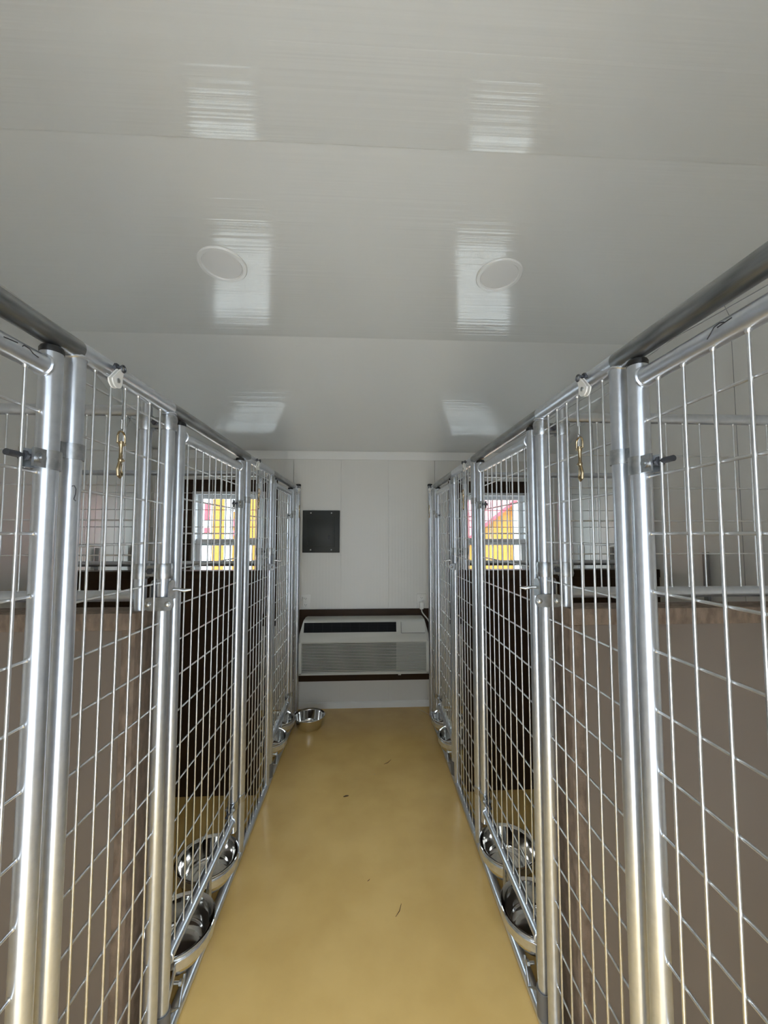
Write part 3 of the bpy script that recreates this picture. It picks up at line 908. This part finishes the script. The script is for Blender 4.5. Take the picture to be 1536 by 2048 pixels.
# breaker panel
ep = thing('breaker_panel', (-0.376, YB, 1.288), 'dark grey metal breaker panel on the white back wall', 'breaker panel')
px0, px1, pz0, pz1 = -0.533, -0.219, 1.288, 1.646
MB().bbox(px0, px1, YB - 0.016, YB, pz0, pz1, 0.003).build('cover', 'panel_grey', ep)
dr = MB().bbox(px0 + 0.040, px1 - 0.040, YB - 0.021, YB - 0.015, pz0 + 0.045, pz1 - 0.055, 0.0025).build('panel_door', 'panel_grey', ep)
MB().bbox(px0 + 0.052, px1 - 0.052, YB - 0.024, YB - 0.020, pz0 + 0.058, pz1 - 0.068, 0.0015).build('door_relief', 'panel_grey', dr)
MB().bbox(px1 - 0.098, px1 - 0.080, YB - 0.0265, YB - 0.0235, 1.400, 1.432, 0.001).build('door_latch', 'black_cap', dr)
for z in (1.355, 1.540):
    MB().cyl((px0 + 0.043, YB - 0.022, z), (px0 + 0.043, YB - 0.022, z + 0.022), 0.0028, 8).build('door_hinge', 'panel_grey', dr)
for xx in (px0 + 0.070, px1 - 0.070):
    for z in (pz0 + 0.024, pz1 - 0.022):
        MB().lathe([(0.006, -0.016), (0.006, -0.018), (0.003, -0.0195), (0.0, -0.0195)], (xx, YB, z), 'Y', 12).build('screw', 'screw_metal', ep)


def outlet(x0, label, extra=False):
    t = thing('wall_outlet', (x0 + 0.040, YB, 0.816), label, 'outlet', 'wall outlets')
    MB().bbox(x0, x0 + 0.080, YB - 0.006, YB, 0.816, 0.937, 0.003).build('cover_plate', 'outlet_white', t)
    xc = x0 + 0.040
    for z in (0.850, 0.902):
        poly = [(xc + max(-0.014, min(0.014, 0.0175 * math.cos(a))), z + 0.0175 * math.sin(a)) for a in [2 * PI * i / 20 for i in range(20)]]
        r = MB().prism(poly, 'Y', YB - 0.0075, YB - 0.0055).build('receptacle', 'outlet_white', t)
        sl = MB().box(xc - 0.0075, xc - 0.0050, YB - 0.0079, YB - 0.0074, z - 0.001, z + 0.008)
        sl.box(xc + 0.0050, xc + 0.0075, YB - 0.0079, YB - 0.0074, z - 0.001, z + 0.008)
        sl.lathe([(0.0026, -0.0079), (0.0026, -0.0074)], (xc, YB, z - 0.007), 'Y', 10)
        sl.build('slots', 'slot_dark', r)
    MB().lathe([(0.0028, -0.006), (0.0028, -0.0075), (0.0, -0.008)], (xc, YB, 0.876), 'Y', 10).build('screw', 'screw_metal', t)
    if extra:
        xl = x0 + 0.014
        MB().tube([(xl + 0.012, YB - 0.012, 0.910), (xl + 0.004, YB - 0.018, 0.916), (xl, YB - 0.016, 0.905), (xl - 0.001, YB - 0.014, 0.876), (xl + 0.001, YB - 0.014, 0.850), (xl + 0.008, YB - 0.012, 0.842)], [0.007, 0.0075, 0.005, 0.0035, 0.004, 0.005], 10).build('latch_loop', 'outlet_white', t)


outlet(-0.540, 'white double wall outlet with nothing plugged in, under the breaker panel', True)
outlet(0.440, 'white double wall outlet holding the air conditioner plug')

# ------------------------------------------------------------------ small litter on the floor
def twig(pts, r, label, nm='twig', mt='debris_brown', cat='twig'):
    tag(MB().tube(pts, [r * 0.5] + [r] * (len(pts) - 2) + [r * 0.5], 6).build(nm, mt), label, cat)


twig([(0.118, 1.535, 0.0016), (0.134, 1.556, 0.0018), (0.144, 1.585, 0.0016)], 0.0014, 'straight dark pine needle lying alone on the tan floor by the middle gates')
twig([(0.120, 2.500, 0.0016), (0.145, 2.515, 0.0018), (0.168, 2.548, 0.0016)], 0.0016, 'curved dark pine needle on the tan floor toward the air conditioner')
twig([(-0.118, 2.212, 0.002), (-0.105, 2.215, 0.003), (-0.090, 2.218, 0.002)], 0.0028, 'short dark crumb of bark on the tan floor', 'bark_crumb', cat='debris')
twig([(0.012, 1.690, 0.001), (0.018, 1.694, 0.0012), (0.022, 1.700, 0.001)], 0.0012, 'tiny brown crumb of grit on the tan floor', 'grit_crumb', cat='debris')
twig([(0.055, 2.400, 0.001), (0.058, 2.402, 0.0014), (0.061, 2.403, 0.001)], 0.0016, 'tiny pale crumb on the tan floor', 'pale_crumb', 'straw', 'debris')
twig([(0.425, 3.255, 0.003), (0.470, 3.200, 0.006), (0.510, 3.130, 0.008), (0.545, 3.040, 0.010), (0.560, 2.980, 0.010)], 0.0022, 'long pale straw stalk lying on the floor by the kennel bottom rail', 'straw_stalk', 'straw', 'straw')

# ------------------------------------------------------------------ outdoors seen through the windows
tag(MB().box(-40, 40, -40, 50, -0.50, -0.40).build('ground', 'gravel'), 'pale gravel yard outside the windows', None, None, 'structure')


def shed(x0, x1, y0, y1, zw, label, ridge_axis, roof_mat, zr, trims=True):
    t = thing('garden_shed', ((x0 + x1) / 2, (y0 + y1) / 2, -0.40), label, 'shed', 'sheds in the yard')
    w = MB().box(x0, x1, y0, y1, -0.40, zw)
    if ridge_axis == 'Y':
        w.prism([(x0, zw), (x1, zw), ((x0 + x1) / 2, zr)], 'Y', y0, y1)
    w.build('wall', 'orange_siding', t)
    n = int((x1 - x0) / 0.2)
    me = MB().box(-0.006, 0.006, -0.004, 0.004, 0.0, zw + 0.36).mesh('groove'); me.materials.append(MATS['orange_groove'])
    for i in range(1, n):
        o = bpy.data.objects.new('siding_groove', me); col.objects.link(o); o.parent = t
        o.location = Vector((x0 + (x1 - x0) * i / n, y0, -0.38)) - t.location
    for xx in (x0, x1):
        MB().box(xx - 0.07, xx + 0.07, y0 - 0.03, y0 + 0.06, -0.40, zw).build('corner_trim', 'shed_trim', t)
    r = MB()
    if ridge_axis == 'Y':
        xm = (x0 + x1) / 2; ov = 0.18; sl = (zr - zw) / (xm - x0)
        for sx in (-1, 1):
            xe = xm + sx * ((x1 - x0) / 2 + ov); ze = zw - ov * sl
            r.prism([(xm, zr + 0.02), (xe, ze + 0.02), (xe, ze + 0.12), (xm, zr + 0.12)], 'Y', y0 - 0.25, y1 + 0.2)
    else:
        ym = (y0 + y1) / 2; ov = 0.25; sl = (zr - zw) / (ym - y0)
        for sy in (-1, 1):
            ye = ym + sy * ((y1 - y0) / 2 + ov); ze = zw - ov * sl
            r.prism([(ym, zr + 0.02), (ye, ze + 0.02), (ye, ze + 0.10), (ym, zr + 0.10)], 'X', x0 - 0.2, x1 + 0.2)
    r.build('roof', roof_mat, t)
    return t


sA = shed(-3.95, -0.9, 9.0, 12.0, 2.9, 'orange board shed with red and white banner outside the window by the breaker panel', 'X', 'red_roof', 3.9)
for a, b, z0, z1, mt in ((-3.72, -3.50, 0.4, 2.30, 'shed_trim'), (-3.66, -3.54, 1.75, 2.15, 'red_roof'), (-3.66, -3.54, 1.45, 1.58, 'red_roof'), (-3.22, -3.05, 0.3, 2.7, 'shed_trim'),
                         (-3.02, -2.72, 1.95, 2.30, 'shed_trim'), (-3.02, -2.78, 1.62, 1.78, 'red_roof'), (-3.02, -2.78, 1.40, 1.52, 'red_roof'),
                         (-2.66, -2.60, 0.2, 1.3, 'shed_trim'), (-2.40, -2.34, 0.2, 1.3, 'shed_trim')):
    MB().box(a, b, 8.92 if mt == 'red_roof' else 8.95, 9.0, z0, z1).build('banner' if mt == 'red_roof' else 'white_board', mt, sA)
sB = shed(1.70, 5.50, 9.0, 12.0, 0.72, 'orange gabled shed with red roof outside the window by the power cord', 'Y', 'red_roof', 2.24)
MB().box(3.50, 3.64, 8.95, 9.0, -0.4, 2.16).build('white_board', 'shed_trim', sB)
shed(0.6, 6.8, 14.0, 18.0, 1.2, 'larger shed with a pale red roof standing behind the orange gabled shed', 'X', 'pink_roof', 5.2)

# added unseen block across the yard that keeps low sky off the far floor
bn = MB().box(-22, 22, -16, -10, -0.40, 7.0).build('sky_block', 'blocker_metal')
struct(bn, 'added grey metal block, out of view, cutting low sky at the doorway')
MB().prism([(-9.6, 6.9), (-13.0, 8.4), (-16.4, 6.9), (-16.4, 7.02), (-13.0, 8.54), (-9.6, 7.02)], 'X', -22.4, 22.4).build('roof', 'blocker_metal', bn)
